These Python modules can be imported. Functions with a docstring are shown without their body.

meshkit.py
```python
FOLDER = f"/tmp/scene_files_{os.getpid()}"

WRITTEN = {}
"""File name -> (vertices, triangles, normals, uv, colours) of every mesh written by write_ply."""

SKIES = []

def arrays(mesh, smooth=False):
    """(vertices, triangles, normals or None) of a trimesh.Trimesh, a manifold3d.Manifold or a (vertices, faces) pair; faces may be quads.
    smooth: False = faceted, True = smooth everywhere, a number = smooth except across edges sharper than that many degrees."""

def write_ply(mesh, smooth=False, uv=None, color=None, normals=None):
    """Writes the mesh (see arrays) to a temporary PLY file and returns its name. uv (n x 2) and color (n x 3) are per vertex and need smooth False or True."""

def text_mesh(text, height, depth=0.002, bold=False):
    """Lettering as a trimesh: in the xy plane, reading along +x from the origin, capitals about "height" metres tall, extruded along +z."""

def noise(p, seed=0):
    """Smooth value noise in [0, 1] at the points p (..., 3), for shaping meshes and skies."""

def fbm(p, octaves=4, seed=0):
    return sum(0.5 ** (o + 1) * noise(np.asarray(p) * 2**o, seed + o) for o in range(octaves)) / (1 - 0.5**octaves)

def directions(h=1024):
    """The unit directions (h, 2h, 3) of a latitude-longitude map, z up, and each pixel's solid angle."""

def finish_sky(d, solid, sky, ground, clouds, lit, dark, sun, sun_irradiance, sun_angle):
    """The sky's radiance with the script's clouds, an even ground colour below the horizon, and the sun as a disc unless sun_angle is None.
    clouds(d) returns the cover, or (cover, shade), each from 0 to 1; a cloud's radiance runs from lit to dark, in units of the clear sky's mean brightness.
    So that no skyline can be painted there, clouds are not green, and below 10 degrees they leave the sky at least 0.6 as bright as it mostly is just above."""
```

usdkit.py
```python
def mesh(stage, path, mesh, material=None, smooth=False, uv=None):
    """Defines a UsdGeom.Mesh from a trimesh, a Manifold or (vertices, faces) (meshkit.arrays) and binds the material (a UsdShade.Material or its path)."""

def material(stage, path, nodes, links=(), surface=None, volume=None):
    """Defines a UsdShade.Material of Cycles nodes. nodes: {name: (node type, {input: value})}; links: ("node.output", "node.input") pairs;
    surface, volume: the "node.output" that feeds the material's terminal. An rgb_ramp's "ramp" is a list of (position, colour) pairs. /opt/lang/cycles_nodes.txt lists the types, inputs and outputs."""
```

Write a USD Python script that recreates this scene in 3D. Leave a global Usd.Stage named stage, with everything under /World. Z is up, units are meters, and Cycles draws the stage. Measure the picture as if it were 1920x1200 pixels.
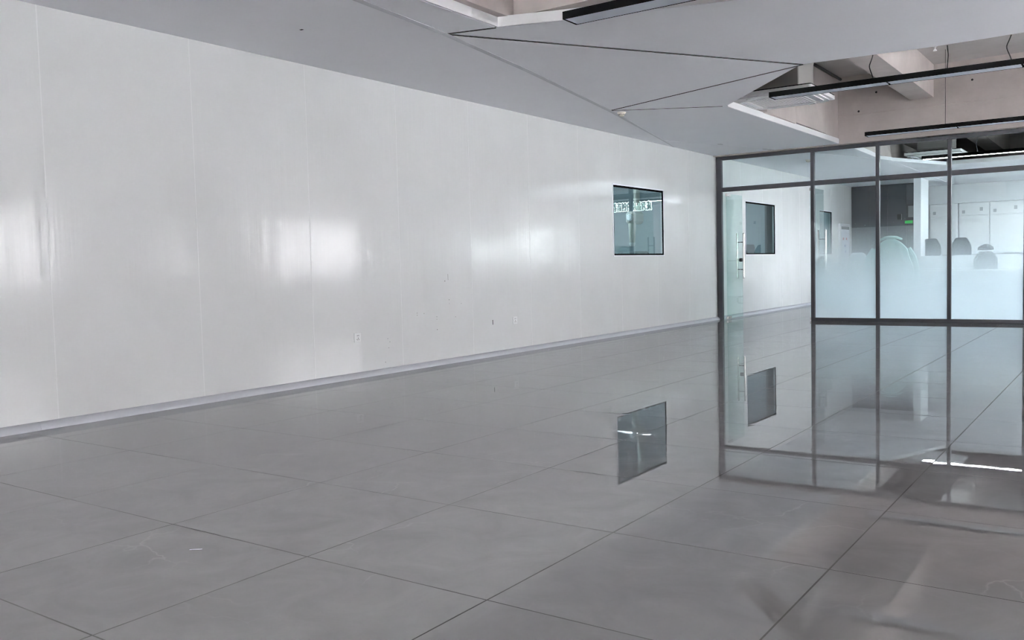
import math, random
import numpy as np
import trimesh
from shapely.geometry import Polygon, LineString, box as sbox
from shapely.ops import unary_union
from shapely import affinity
import usdkit
from pxr import Usd, UsdGeom, UsdLux, UsdShade, Gf, Sdf

rng = random.Random(7)
stage = Usd.Stage.CreateInMemory()
UsdGeom.SetStageUpAxis(stage, UsdGeom.Tokens.z)
UsdGeom.SetStageMetersPerUnit(stage, 1.0)
UsdGeom.Xform.Define(stage, '/World')
stage.SetDefaultPrim(stage.GetPrimAtPath('/World'))

# ------------------------------------------------------------------ camera
EXPOSURE = 0.78
cam = UsdGeom.Camera.Define(stage, '/World/camera')
cR, cU, cF = (0.81761, 0.57521, -0.02529), None, None
def cam_axes(yaw, pitch, roll):
    fw = np.array([math.sin(yaw) * math.cos(pitch), math.cos(yaw) * math.cos(pitch), math.sin(pitch)])
    r = np.array([math.cos(yaw), -math.sin(yaw), 0]); u = np.cross(r, fw)
    return math.cos(roll) * r + math.sin(roll) * u, -math.sin(roll) * r + math.cos(roll) * u, fw
cR, cU, cF = cam_axes(-0.61350, -0.05900, -0.02530)
cam.AddTransformOp().Set(Gf.Matrix4d(*cR, 0, *cU, 0, *(-cF), 0, 0, 0, 1.012, 1))
cam.CreateHorizontalApertureAttr(36.0)
cam.CreateVerticalApertureAttr(22.5)
cam.CreateFocalLengthAttr(36.0 * 1671.67 / 1920)
cam.CreateClippingRangeAttr(Gf.Vec2f(0.05, 200))
cam.CreateExposureAttr(EXPOSURE)

# ------------------------------------------------------------------ sky: bright overcast outside the windows
SKY = 7.0
dome = UsdLux.DomeLight.Define(stage, '/World/sky')
dome.CreateColorAttr(Gf.Vec3f(1.0, 0.99, 1.015))
dome.CreateIntensityAttr(SKY)
sun = UsdLux.DistantLight.Define(stage, '/World/sun')          # comes in through the right-hand windows, lands on the floor out of the picture
SUN_AZ, SUN_EL = 66.0, 40.0
sun.AddRotateXYZOp().Set(Gf.Vec3f(90.0 - SUN_EL, 0, SUN_AZ))
sun.CreateAngleAttr(8.0)
sun.CreateIntensityAttr(13500.0)
sun.CreateColorAttr(Gf.Vec3f(0.97, 0.985, 1.04))
LAMP = 53.0          # radiance of the lit office tubes

# ------------------------------------------------------------------ materials
L = '/World/Looks/'
UsdGeom.Scope.Define(stage, '/World/Looks')
def flat(name, color, rough=0.5, metallic=0.0, spec=0.5, **kw):
    return usdkit.material(stage, L + name, {'p': ('principled_bsdf', dict(base_color=color, roughness=rough, metallic=metallic, specular_ior_level=spec, **kw))}, [], surface='p.BSDF')
def grainy(name, color, rough, amount=0.06, scale=6.0, bump=0.0, bscale=60.0, spec=0.5):
    c = np.array(color)
    nodes = {'g': ('geometry', {}), 'n': ('noise_texture', dict(scale=scale, detail=5.0, roughness=0.6)),
             'r': ('rgb_ramp', {'ramp': [(0.3, tuple(c * (1 - amount))), (0.7, tuple(np.minimum(c * (1 + amount), 1)))]}),
             'p': ('principled_bsdf', dict(roughness=rough, specular_ior_level=spec))}
    links = [('g.position', 'n.vector'), ('n.fac', 'r.fac'), ('r.color', 'p.base_color')]
    if bump:
        nodes['n2'] = ('noise_texture', dict(scale=bscale, detail=3.0)); nodes['b'] = ('bump', dict(strength=1.0, distance=bump))
        links += [('g.position', 'n2.vector'), ('n2.fac', 'b.height'), ('b.normal', 'p.normal')]
    return usdkit.material(stage, L + name, nodes, links, surface='p.BSDF')
def emit(name, color, strength):
    return usdkit.material(stage, L + name, {'e': ('emission', dict(color=color, strength=strength))}, [], surface='e.emission')
def clear_glass(name, tint, gloss=0.0, ior=1.5):
    return usdkit.material(stage, L + name, {'t': ('transparent_bsdf', dict(color=tint)), 'g': ('glossy_bsdf', dict(color=(1, 1, 1), roughness=gloss)),
        'f': ('fresnel', dict(IOR=ior)), 'm': ('mix_closure', {}), 'ge': ('geometry', {}), 'iv': ('math', dict(math_type='subtract', value1=1.0)), 'mu': ('math', dict(math_type='multiply'))},
        [('ge.backfacing', 'iv.value2'), ('iv.value', 'mu.value1'), ('f.fac', 'mu.value2'), ('mu.value', 'm.fac'), ('t.BSDF', 'm.closure1'), ('g.BSDF', 'm.closure2')], surface='m.closure')

# painted steel wall panels: semi-gloss, with the faint vertical waviness of rolled sheet
M = {}
M['panel'] = usdkit.material(stage, L + 'panel', {
    'g': ('geometry', {}), 'oi': ('object_info', {}),
    'mp': ('mapping', dict(scale=(1.0, 5.0, 0.35))), 'n': ('noise_texture', dict(scale=2.2, detail=3.0, roughness=0.55)),
    'mp2': ('mapping', dict(scale=(1.0, 1.6, 0.5))), 'n2': ('noise_texture', dict(scale=1.0, detail=1.0)),
    'ad': ('math', dict(math_type='multiply_add', value2=0.25)),
    'b': ('bump', dict(strength=1.0, distance=0.009)),
    'nd': ('noise_texture', dict(scale=1.3, detail=6.0, roughness=0.65)),
    'r': ('rgb_ramp', {'ramp': [(0.25, (0.685, 0.685, 0.68)), (0.6, (0.725, 0.725, 0.725))]}),
    'p': ('principled_bsdf', dict(roughness=0.115, specular_ior_level=0.135))},
    [('g.position', 'mp.vector'), ('mp.vector', 'n.vector'), ('g.position', 'mp2.vector'), ('mp2.vector', 'n2.vector'),
     ('n.fac', 'ad.value1'), ('n2.fac', 'ad.value3'), ('ad.value', 'b.height'), ('b.normal', 'p.normal'),
     ('g.position', 'nd.vector'), ('nd.fac', 'r.fac'), ('r.color', 'p.base_color')], surface='p.BSDF')
# polished grey porcelain with cloudy marbling and thin pale veins; every tile its own piece of pattern
M['tile'] = usdkit.material(stage, L + 'tile', {
    'g': ('geometry', {}), 'oi': ('object_info', {}),
    'k': ('math', dict(math_type='multiply', value2=91.0)), 'cx': ('combine_xyz', {}),
    'v': ('vector_math', dict(math_type='add')),
    'n1': ('noise_texture', dict(scale=3.4, detail=8.0, roughness=0.62, distortion=0.8)),
    'r1': ('rgb_ramp', {'ramp': [(0.28, (0.265, 0.263, 0.265)), (0.5, (0.292, 0.290, 0.292)), (0.72, (0.32, 0.318, 0.32))]}),
    'nw': ('noise_texture', dict(scale=3.0, detail=4.0)), 'vm': ('vector_math', dict(math_type='multiply_add', vector2=(0.5, 0.5, 0.5))),
    'vo': ('voronoi_texture', dict(scale=1.7, feature='distance_to_edge')),
    'r2': ('rgb_ramp', {'ramp': [(0.0, (1, 1, 1)), (0.006, (0.35, 0.35, 0.35)), (0.016, (0, 0, 0))]}),
    'n3': ('noise_texture', dict(scale=1.5, detail=2.0)), 'r3': ('rgb_ramp', {'ramp': [(0.5, (0, 0, 0)), (0.7, (0.5, 0.5, 0.5))]}),
    'mm': ('math', dict(math_type='multiply')),
    'mx': ('mix_color', dict(b=(0.42, 0.42, 0.415))),
    'ms': ('mapping', dict(scale=(1.0, 1.0, 1.0))), 'nb': ('noise_texture', dict(scale=9.0, detail=1.0, roughness=0.5)), 'b': ('bump', dict(strength=1.0, distance=0.00005)),
    'p': ('principled_bsdf', dict(roughness=0.008, specular_ior_level=0.75))},
    [('oi.random', 'k.value1'), ('k.value', 'cx.x'), ('k.value', 'cx.y'), ('g.position', 'v.vector1'), ('cx.vector', 'v.vector2'),
     ('v.vector', 'n1.vector'), ('n1.fac', 'r1.fac'), ('v.vector', 'nw.vector'), ('nw.color', 'vm.vector1'), ('v.vector', 'vm.vector3'), ('vm.vector', 'vo.vector'),
     ('vo.distance', 'r2.fac'), ('v.vector', 'n3.vector'), ('n3.fac', 'r3.fac'), ('r2.color', 'mm.value1'), ('r3.color', 'mm.value2'),
     ('mm.value', 'mx.fac'), ('r1.color', 'mx.a'), ('mx.result', 'p.base_color'),
     ('g.position', 'nb.vector'), ('nb.fac', 'b.height'), ('b.normal', 'p.normal')], surface='p.BSDF')
M['grout'] = grainy('grout', (0.085, 0.083, 0.081), 0.8, 0.75, 1.1)
M['ceil'] = grainy('ceil', (0.895, 0.905, 0.945), 0.75, 0.015, 1.2)
M['fascia'] = flat('fascia', (0.86, 0.855, 0.87), 0.6)
M['bandgrey'] = flat('bandgrey', (0.62, 0.635, 0.67), 0.6)
M['void'] = flat('void', (0.012, 0.012, 0.013), 0.8)
M['concrete'] = grainy('concrete', (0.53, 0.475, 0.452), 0.85, 0.10, 2.2, 0.002, 25)
M['slab'] = grainy('slab', (0.50, 0.475, 0.46), 0.85, 0.08, 2.0, 0.002, 25)
M['wallpaint'] = grainy('wallpaint', (0.80, 0.80, 0.80), 0.7, 0.02, 2.0)
M['black'] = flat('black', (0.0015, 0.0015, 0.002), 0.7, spec=0.06)
M['cable'] = flat('cable', (0.012, 0.012, 0.013), 0.6)
M['diff_off'] = flat('diff_off', (0.62, 0.66, 0.74), 0.5)
M['diff_on'] = emit('diff_on', (0.84, 0.92, 1.0), LAMP)
M['up_fill'] = emit('up_fill', (0.84, 0.92, 1.0), LAMP * 0.25)  # added glow for the tops of the lit lamps
M['frame'] = flat('frame', (0.033, 0.034, 0.041), 0.45, metallic=0.2)
M['alu'] = flat('alu', (0.80, 0.80, 0.83), 0.35, metallic=0.3)
M['steel'] = flat('steel', (0.72, 0.70, 0.67), 0.22, metallic=1.0)
M['cove'] = flat('cove', (0.52, 0.53, 0.565), 0.35)
M['seal'] = flat('seal', (0.77, 0.77, 0.77), 0.5)
M['white'] = flat('white', (0.80, 0.80, 0.80), 0.4)
M['white2'] = flat('white2', (0.78, 0.80, 0.82), 0.35)
M['cream'] = flat('cream', (0.76, 0.72, 0.64), 0.45)
M['hole'] = flat('hole', (0.02, 0.02, 0.02), 0.8)
M['scuff'] = flat('scuff', (0.25, 0.24, 0.23), 0.7)
M['glass'] = clear_glass('glass', (0.93, 0.965, 0.965))
M['door_glass'] = clear_glass('door_glass', (0.86, 0.945, 0.93))
M['win_glass'] = clear_glass('win_glass', (0.72, 0.82, 0.84), ior=1.75)
M['out_glass'] = clear_glass('out_glass', (0.97, 0.97, 0.97))
# gradient frosted film: clear high up, milky lower down (printed film, by height)
M['film'] = usdkit.material(stage, L + 'film', {
    'g': ('geometry', {}), 's': ('separate_xyz', {}), 'mr': ('map_range', dict(range_type='smootherstep', from_min=1.80, from_max=0.32, to_min=0.0, to_max=0.97, clamp=True)),
    't': ('transparent_bsdf', dict(color=(1, 1, 1))), 'd': ('diffuse_bsdf', dict(color=(0.80, 0.88, 0.945))), 'l': ('translucent_bsdf', dict(color=(0.83, 0.905, 0.97))),
    'm1': ('mix_closure', dict(fac=0.64)), 'm2': ('mix_closure', {})},
    [('g.position', 's.vector'), ('s.z', 'mr.value'), ('d.BSDF', 'm1.closure1'), ('l.BSDF', 'm1.closure2'), ('mr.result', 'm2.fac'), ('t.BSDF', 'm2.closure1'), ('m1.closure', 'm2.closure2')], surface='m2.closure')
M['corridor_dim'] = grainy('corridor_dim', (0.055, 0.062, 0.07), 0.6, 0.1, 2.0)  # darkness of the unlit corridor as a colour
M['greypanel'] = grainy('greypanel', (0.20, 0.215, 0.22), 0.55, 0.06, 2.0)
M['mesh_black'] = flat('mesh_black', (0.03, 0.033, 0.037), 0.6)
M['plastic'] = flat('plastic', (0.04, 0.043, 0.048), 0.4)
M['jacket'] = grainy('jacket', (0.50, 0.72, 0.68), 0.9, 0.08, 14.0)
M['desk'] = flat('desk', (0.82, 0.82, 0.81), 0.4)
M['cabinet'] = flat('cabinet', (0.84, 0.85, 0.86), 0.4)
M['counter'] = flat('counter', (0.10, 0.10, 0.11), 0.3)
M['print_grey'] = flat('print_grey', (0.45, 0.47, 0.50), 0.7)
M['print_red'] = flat('print_red', (0.62, 0.30, 0.32), 0.7)
M['print_blue'] = flat('print_blue', (0.34, 0.40, 0.62), 0.7)
M['paper'] = flat('paper', (0.74, 0.75, 0.82), 0.7)
M['exit'] = emit('exit', (0.05, 0.75, 0.15), 0.3)
M['halo'] = emit('halo', (0.80, 1.0, 0.97), 7.0)
M['letter'] = flat('letter', (0.10, 0.22, 0.20), 0.4)
M['ground'] = grainy('ground', (0.50, 0.50, 0.49), 0.9, 0.1, 0.5)
M['teal'] = grainy('teal', (0.36, 0.42, 0.44), 0.6, 0.04, 1.0)
M['teal_dark'] = flat('teal_dark', (0.10, 0.13, 0.135), 0.5)
M['arm'] = flat('arm', (0.62, 0.60, 0.53), 0.4)
M['duct'] = flat('duct', (0.22, 0.21, 0.20), 0.6)
M['room_fill'] = emit('room_fill', (0.85, 0.95, 1.0), 45.0)  # glow of the added workroom lamps

# ------------------------------------------------------------------ mesh helpers
class MB:
    def __init__(self): self.m = []
    def add(self, t): self.m.append(t); return self
    def box(self, x0, x1, y0, y1, z0, z1, bev=0.0):
        x0, x1 = min(x0, x1), max(x0, x1); y0, y1 = min(y0, y1), max(y0, y1); z0, z1 = min(z0, z1), max(z0, z1)
        if bev <= 0:
            t = trimesh.creation.box(extents=(x1 - x0, y1 - y0, z1 - z0)); t.apply_translation(((x0 + x1) / 2, (y0 + y1) / 2, (z0 + z1) / 2))
        else:
            b = min(bev, 0.49 * (x1 - x0), 0.49 * (y1 - y0), 0.49 * (z1 - z0)); p = []
            for sx in (0, 1):
                for sy in (0, 1):
                    for sz in (0, 1):
                        X, Y, Z = (x0, x1)[sx], (y0, y1)[sy], (z0, z1)[sz]; dx, dy, dz = (b, -b)[sx], (b, -b)[sy], (b, -b)[sz]
                        p += [(X, Y + dy, Z + dz), (X + dx, Y, Z + dz), (X + dx, Y + dy, Z)]
            t = trimesh.convex.convex_hull(np.array(p))
        return self.add(t)
    def prism(self, poly, z0, z1, axis='z'):
        """extrude a shapely polygon (with holes) between two values of an axis; in-plane axes follow (x,y), (y,z) or (x,z)."""
        for g in getattr(poly, 'geoms', [poly]):
            if g.is_empty or g.area < 1e-8: continue
            t = trimesh.creation.extrude_polygon(g, z1 - z0, engine='earcut'); v = np.array(t.vertices); v[:, 2] += z0
            if axis == 'x': t = trimesh.Trimesh(v[:, [2, 0, 1]], t.faces, process=False)
            elif axis == 'y': t = trimesh.Trimesh(np.c_[v[:, 0], v[:, 2], v[:, 1]], t.faces[:, ::-1], process=False)
            else: t = trimesh.Trimesh(v, t.faces, process=False)
            self.add(t)
        return self
    def tube(self, pts, r, n=8):
        p = np.asarray(pts, float); t = np.gradient(p, axis=0); t /= np.linalg.norm(t, axis=1, keepdims=True) + 1e-12
        ref = np.array([0, 0, 1.0]) if abs(t[:, 2]).max() < 0.8 else (np.array([1.0, 0, 0]) if abs(t[:, 0]).max() < 0.8 else np.array([0, 1.0, 0]))
        a = np.cross(t, ref); a /= np.linalg.norm(a, axis=1, keepdims=True) + 1e-12; b = np.cross(t, a)
        ang = np.arange(n) * 2 * np.pi / n
        rr = np.broadcast_to(r, (len(p),))
        v = (p[:, None] + rr[:, None, None] * (np.cos(ang)[None, :, None] * a[:, None] + np.sin(ang)[None, :, None] * b[:, None])).reshape(-1, 3)
        f = []
        for i in range(len(p) - 1):
            for j in range(n):
                k = (j + 1) % n
                f += [(i * n + j, i * n + k, (i + 1) * n + k), (i * n + j, (i + 1) * n + k, (i + 1) * n + j)]
        c0, c1 = len(v), len(v) + 1; v = np.vstack([v, p[0], p[-1]]); e = (len(p) - 1) * n
        for j in range(n):
            k = (j + 1) % n; f += [(c0, k, j), (c1, e + j, e + k)]
        m = trimesh.Trimesh(v, np.array(f), process=False); m.fix_normals(); return self.add(m)
    def lathe(self, prof, at=(0, 0, 0), n=24):
        t = trimesh.creation.revolve(np.array(prof, float), sections=n); t.apply_translation(at); return self.add(t)
    def mesh(self): return trimesh.util.concatenate(self.m) if len(self.m) > 1 else self.m[0]

used = {}
def numbered(parent, name):
    k = (parent, name); n = used.get(k, 0); used[k] = n + 1
    return name if n == 0 else '%s_%03d' % (name, n)
def data(prim, **kw):
    for k, v in kw.items():
        if v: prim.SetCustomDataByKey(k, v)
    return prim
def path_of(p): return '/World' if p is None else str(p.GetPath())
def obj(name, mb, mat, parent=None, smooth=30, label=None, kind=None):
    pp = path_of(parent); nm = numbered(pp, name)
    m = usdkit.mesh(stage, pp + '/' + nm, mb.mesh() if isinstance(mb, MB) else mb, M[mat] if isinstance(mat, str) else mat, smooth=smooth)
    data(m.GetPrim(), label=label, kind=kind); return m.GetPrim()
def thing(name, label, cat, loc=(0, 0, 0), rz=0.0, group=None):
    x = UsdGeom.Xform.Define(stage, '/World/' + numbered('/World', name))
    x.AddTranslateOp().Set(Gf.Vec3d(*map(float, loc)))
    x.AddRotateZOp().Set(float(rz))
    return data(x.GetPrim(), label=label, category=cat, group=group)
def struct(name, label=None):
    x = UsdGeom.Xform.Define(stage, '/World/' + numbered('/World', name)); return data(x.GetPrim(), kind='structure', label=label)
def dup(src, label, loc, rz=0.0, group=None):
    was = src.GetCustomData()
    r = thing(str(src.GetName()).rstrip('0123456789').rstrip('_'), label, was['category'], loc, rz, group or was.get('group'))
    r.GetReferences().AddInternalReference(src.GetPath()); r.SetInstanceable(True); return r
def rrect(x0, x1, y0, y1, r): return sbox(x0 + r, y0 + r, x1 - r, y1 - r).buffer(r, quad_segs=5)

WX = -6.058          # face of the panelled wall
RX = 6.0             # window wall on the right (out of the picture)
Y0, Y1 = -7.0, 30.0
PY = 14.87           # front face of the glass partition
CZ = 2.845           # suspended ceiling
SZ = 3.88            # concrete slab
OX = 2.4             # end of the office on the right
BY = 25.75           # back wall of the office

# ================================================================== FLOOR: separate polished tiles on a recessed bed
floor = struct('floor', 'polished grey marbled floor of large square tiles with thin dark joints')
obj('screed', MB().box(WX - 0.05, RX + 0.1, Y0 - 0.1, Y1 + 0.1, -0.12, -0.00055), 'grout', floor, smooth=False)
TS, TX0, TY0, JG = 0.8, -4.0166, 2.125, 0.0060
def tile_mesh(x0, x1, y0, y1, seed):
    r = random.Random(seed)
    tx, ty, dz = r.uniform(-.0009, .0009), r.uniform(-.0009, .0009), r.uniform(-.0001, .0001)
    w = 0.055
    us, vs = [x0, x0 + min(w, (x1 - x0) * .2), (x0 + x1) / 2, x1 - min(w, (x1 - x0) * .2), x1], [y0, y0 + w, (y0 + y1) / 2, y1 - w, y1]
    cx, cy = (x0 + x1) / 2, (y0 + y1) / 2
    dome_h = r.uniform(-0.00004, 0.00006)
    V, F = [], []
    for j in range(5):
        for i in range(5):
            e = (i in (0, 4)) or (j in (0, 4))
            z = dz + tx * (us[i] - cx) * .35 + ty * (vs[j] - cy) * .35 + (dome_h if (i == 2 and j == 2) else 0) - (0.00009 if e else 0)
            V.append((us[i], vs[j], z))
    for j in range(4):
        for i in range(4):
            a = j * 5 + i; F += [(a, a + 1, a + 6), (a, a + 6, a + 5)]
    top = (np.array(V), np.array(F))
    # sides
    ring = [0, 1, 2, 3, 4, 9, 14, 19, 24, 23, 22, 21, 20, 15, 10, 5]
    n = len(V)
    V2 = [V[k] for k in ring] + [(V[k][0], V[k][1], -0.004) for k in ring]
    F2 = []
    m = len(ring)
    for k in range(m):
        l = (k + 1) % m
        F2 += [(n + k, n + m + k, n + m + l), (n + k, n + m + l, n + l)]
    return trimesh.Trimesh(np.array(V + V2), np.array(F + F2), process=False)
def tile_cells(i0, i1, j0, j1):
    for i in range(i0, i1):
        for j in range(j0, j1):
            x0, x1 = TX0 + j * TS + JG / 2, TX0 + (j + 1) * TS - JG / 2
            y0, y1 = TY0 + i * TS + JG / 2, TY0 + (i + 1) * TS - JG / 2
            x0 = max(x0, WX + 0.004)
            if x1 - x0 < 0.02: continue
            yield i, j, x0, x1, y0, y1
near, rest = [], []
for c in tile_cells(-12, 34, -3, 15):
    i, j = c[0], c[1]
    (near if (-2 <= i <= 15 and j <= 5) or (16 <= i <= 19 and j <= 1) else rest).append(c)
for i, j, *q in near:
    obj('tile', tile_mesh(*q, seed=i * 131 + j * 7 + 5000), 'tile', floor, smooth=True)
obj('outlying_tiles', trimesh.util.concatenate([tile_mesh(*q, seed=i * 131 + j * 7 + 5000) for i, j, *q in rest]), 'tile', floor, smooth=True, kind='stuff')

# ================================================================== LEFT WALL of steel panels
wall_left = struct('wall_left', 'white glossy steel panel wall with thin vertical seams')
SY0, SP = 3.168, 1.17119
wins = [(11.135, 12.757, 1.140, 2.138), (16.29, 17.945, 1.140, 2.138), (21.03, 22.03, 1.130, 2.145)]
k0, k1 = -9, 20
for k in range(k0, k1):
    a, b = SY0 + k * SP, SY0 + (k + 1) * SP
    poly = sbox(a + 0.0045, 0.0, b - 0.0045, CZ + 0.05)
    for w in wins: poly = poly.difference(sbox(w[0], w[2], w[1], w[3]))
    obj('wall_panel', MB().prism(poly, WX - 0.05, WX, 'x'), 'panel', wall_left, smooth=False)
sm = MB()
for k in range(k0, k1 + 1):
    y = SY0 + k * SP
    zs = [(0, CZ)]
    for w in wins:
        if w[0] < y < w[1]: zs = [(0, w[2]), (w[3], CZ)]
    for z0, z1 in zs: obj('seam', MB().box(WX - 0.04, WX + 0.0006, y - 0.0045, y + 0.0045, z0, z1), 'seal', wall_left, smooth=False)
# plain wall above the suspended ceiling
obj('upper_wall', MB().box(WX - 0.05, WX, Y0, Y1, CZ + 0.05, SZ), 'wallpaint', wall_left, smooth=False)
# scuffs, screw holes and a black scratch on the panels
for y, z, h, w in [(8.22, 0.388, 0.055, 0.011), (7.432, 0.925, 0.066, 0.004), (7.377, 0.884, 0.018, 0.014), (7.44, 0.682, 0.014, 0.010), (7.44, 0.64, 0.01, 0.006),
                   (6.915, 0.568, 0.012, 0.008), (6.915, 0.545, 0.012, 0.008), (7.023, 0.557, 0.012, 0.008), (7.227, 0.511, 0.012, 0.01), (7.229, 0.376, 0.014, 0.012),
                   (7.226, 0.485, 0.012, 0.007), (6.466, 0.341, 0.014, 0.006), (6.495, 0.307, 0.014, 0.007), (6.477, 0.25, 0.012, 0.008), (6.424, 0.112, 0.012, 0.01),
                   (7.541, 0.493, 0.01, 0.01), (7.649, 0.632, 0.01, 0.009)]:
    f_ = 1.0 if h > 0.05 else 0.75
    obj('scuff', MB().box(WX - 0.001, WX + 0.0008, y - w * f_ / 2, y + w * f_ / 2, z - h * f_ / 2, z + h * f_ / 2), 'hole' if h > 0.05 and w > 0.01 else 'scuff', wall_left, smooth=False)

# rounded plastic cove along the foot of the wall
bl = struct('baseboard_left', 'rounded pale grey cove skirting along the panel wall')
R0 = 0.052
prof = [(WX + 0.001, 0.0005)] + [(WX + R0 * math.sin(a) , 0.0005 + R0 * math.cos(a)) for a in np.linspace(math.pi / 2, 0, 9)]
def sweep_y(pr, y0, y1):
    pr = Polygon(pr); t = MB().prism(affinity.translate(pr, 0, 0), y0, y1, 'y'); return t
ys = [Y0, -1.0, 3.02, 7.05, 11.0, 14.90, 18.9, BY - 0.003]
for a, b in zip(ys[:-1], ys[1:]):
    obj('cove_length', sweep_y(prof, a + 0.0006, b - 0.0006), 'cove', bl, smooth=40)

# windows in the panel wall
def wall_window(k, w, label):
    s = struct('window_%d' % k, label)
    y0, y1, z0, z1 = w
    fr = sbox(y0 - 0.012, z0 - 0.012, y1 + 0.012, z1 + 0.016).difference(sbox(y0 + 0.004, z0 + 0.004, y1 - 0.004, z1 - 0.004))
    obj('aluminium_rim', MB().prism(fr, WX, WX + 0.006, 'x'), 'alu', s, smooth=False)
    br = sbox(y0, z0, y1, z1).difference(sbox(y0 + 0.026, z0 + 0.026, y1 - 0.026, z1 - 0.03))
    obj('black_border', MB().prism(br, WX - 0.014, WX - 0.0005, 'x'), 'black', s, smooth=False)
    obj('pane', MB().box(WX - 0.0145, WX - 0.0045, y0 + 0.026, y1 - 0.026, z0 + 0.026, z1 - 0.03), 'win_glass', s, smooth=False)
wall_window(1, wins[0], 'dark tinted window in the white panel wall, nearest the camera')
wall_window(2, wins[1], 'dark tinted window in the white wall, seen through the open glass doorway')
wall_window(3, wins[2], 'dark tinted window in the white wall beyond the frosted glass')

# the closed rooms behind those windows
ax = WX - 0.06
def room_part(mb): obj('wall_workroom', mb, 'teal', None, smooth=False, kind='structure', label='teal grey inner surface of a dim workroom behind the panel wall')
for y0, y1 in ((9.6, 14.6), (14.9, 19.6), (19.8, 24.0)):
    room_part(MB().box(ax - 3.1, ax - 3.0, y0, y1, 0, 2.8))
    room_part(MB().box(ax - 3.0, ax, y0, y0 + 0.05, 0, 2.8))
    room_part(MB().box(ax - 3.0, ax, y1 - 0.05, y1, 0, 2.8))
    room_part(MB().box(ax - 3.1, ax, y0, y1, 2.8, 2.85))
    room_part(MB().box(ax - 3.1, ax, y0, y1, -0.05, 0.0))
    lamp = thing('ceiling_lamp', {9.6: 'added pale square ceiling lamp in the workroom behind the first dark window', 14.9: 'added pale square ceiling lamp in the workroom behind the doorway window', 19.8: 'added pale square ceiling lamp in the workroom behind the last window'}[y0], 'lamp', (ax - 1.6, (y0 + y1) / 2, 2.8))  # unseen lamp added so the closed room behind the pane is lit
    obj('housing', MB().box(-0.3, 0.3, -0.3, 0.3, -0.05, -0.0005, 0.008), 'white', lamp)
    obj('diffuser', MB().box(-0.27, 0.27, -0.27, 0.27, -0.06, -0.0505), 'room_fill', lamp, smooth=False)

# ================================================================== CEILING: slab, beams and faceted suspended panels
ceiling = struct('ceiling', 'faceted pale grey suspended ceiling with black gaps below painted concrete beams')
obj('slab', MB().box(WX - 0.05, RX + 0.1, Y0, Y1, SZ, SZ + 0.2), 'slab', ceiling, smooth=False)
# concrete beams
obj('cross_beam', MB().box(WX, RX, 14.75, 15.12, 3.27, SZ), 'concrete', ceiling, smooth=False)
obj('beam_infill', MB().box(WX, RX, 14.765, 15.0, 2.835, 3.27), 'concrete', ceiling, smooth=False)
obj('cross_beam', MB().box(WX, RX, 5.74, 6.1, 2.93, SZ), 'concrete', ceiling, smooth=False)
obj('cross_beam', MB().box(-3.93, OX, 24.4, 24.8, 2.95, SZ), 'concrete', ceiling, smooth=False)
obj('long_beam', MB().box(-4.5, -3.955, Y0, 5.74, 2.92, SZ), 'concrete', ceiling, smooth=False)
obj('long_beam', MB().box(-4.30, -3.94, 11.40, 12.6, 2.915, 3.17), 'concrete', ceiling, smooth=False)
obj('column_head', MB().box(-4.85, -3.938, 12.6, 14.04, 2.93, SZ), 'concrete', ceiling, smooth=False)
obj('long_beam', MB().box(-4.85, -3.95, 14.04, 14.75, 2.93, SZ), 'concrete', ceiling, smooth=False)
sb = MB().prism(Polygon([(-2.886, 6.1), (-2.555, 6.1), (-2.555, 14.75), (-2.886, 14.75)]), 3.397, SZ)
obj('secondary_beam', sb, 'concrete', ceiling, smooth=False)
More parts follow.
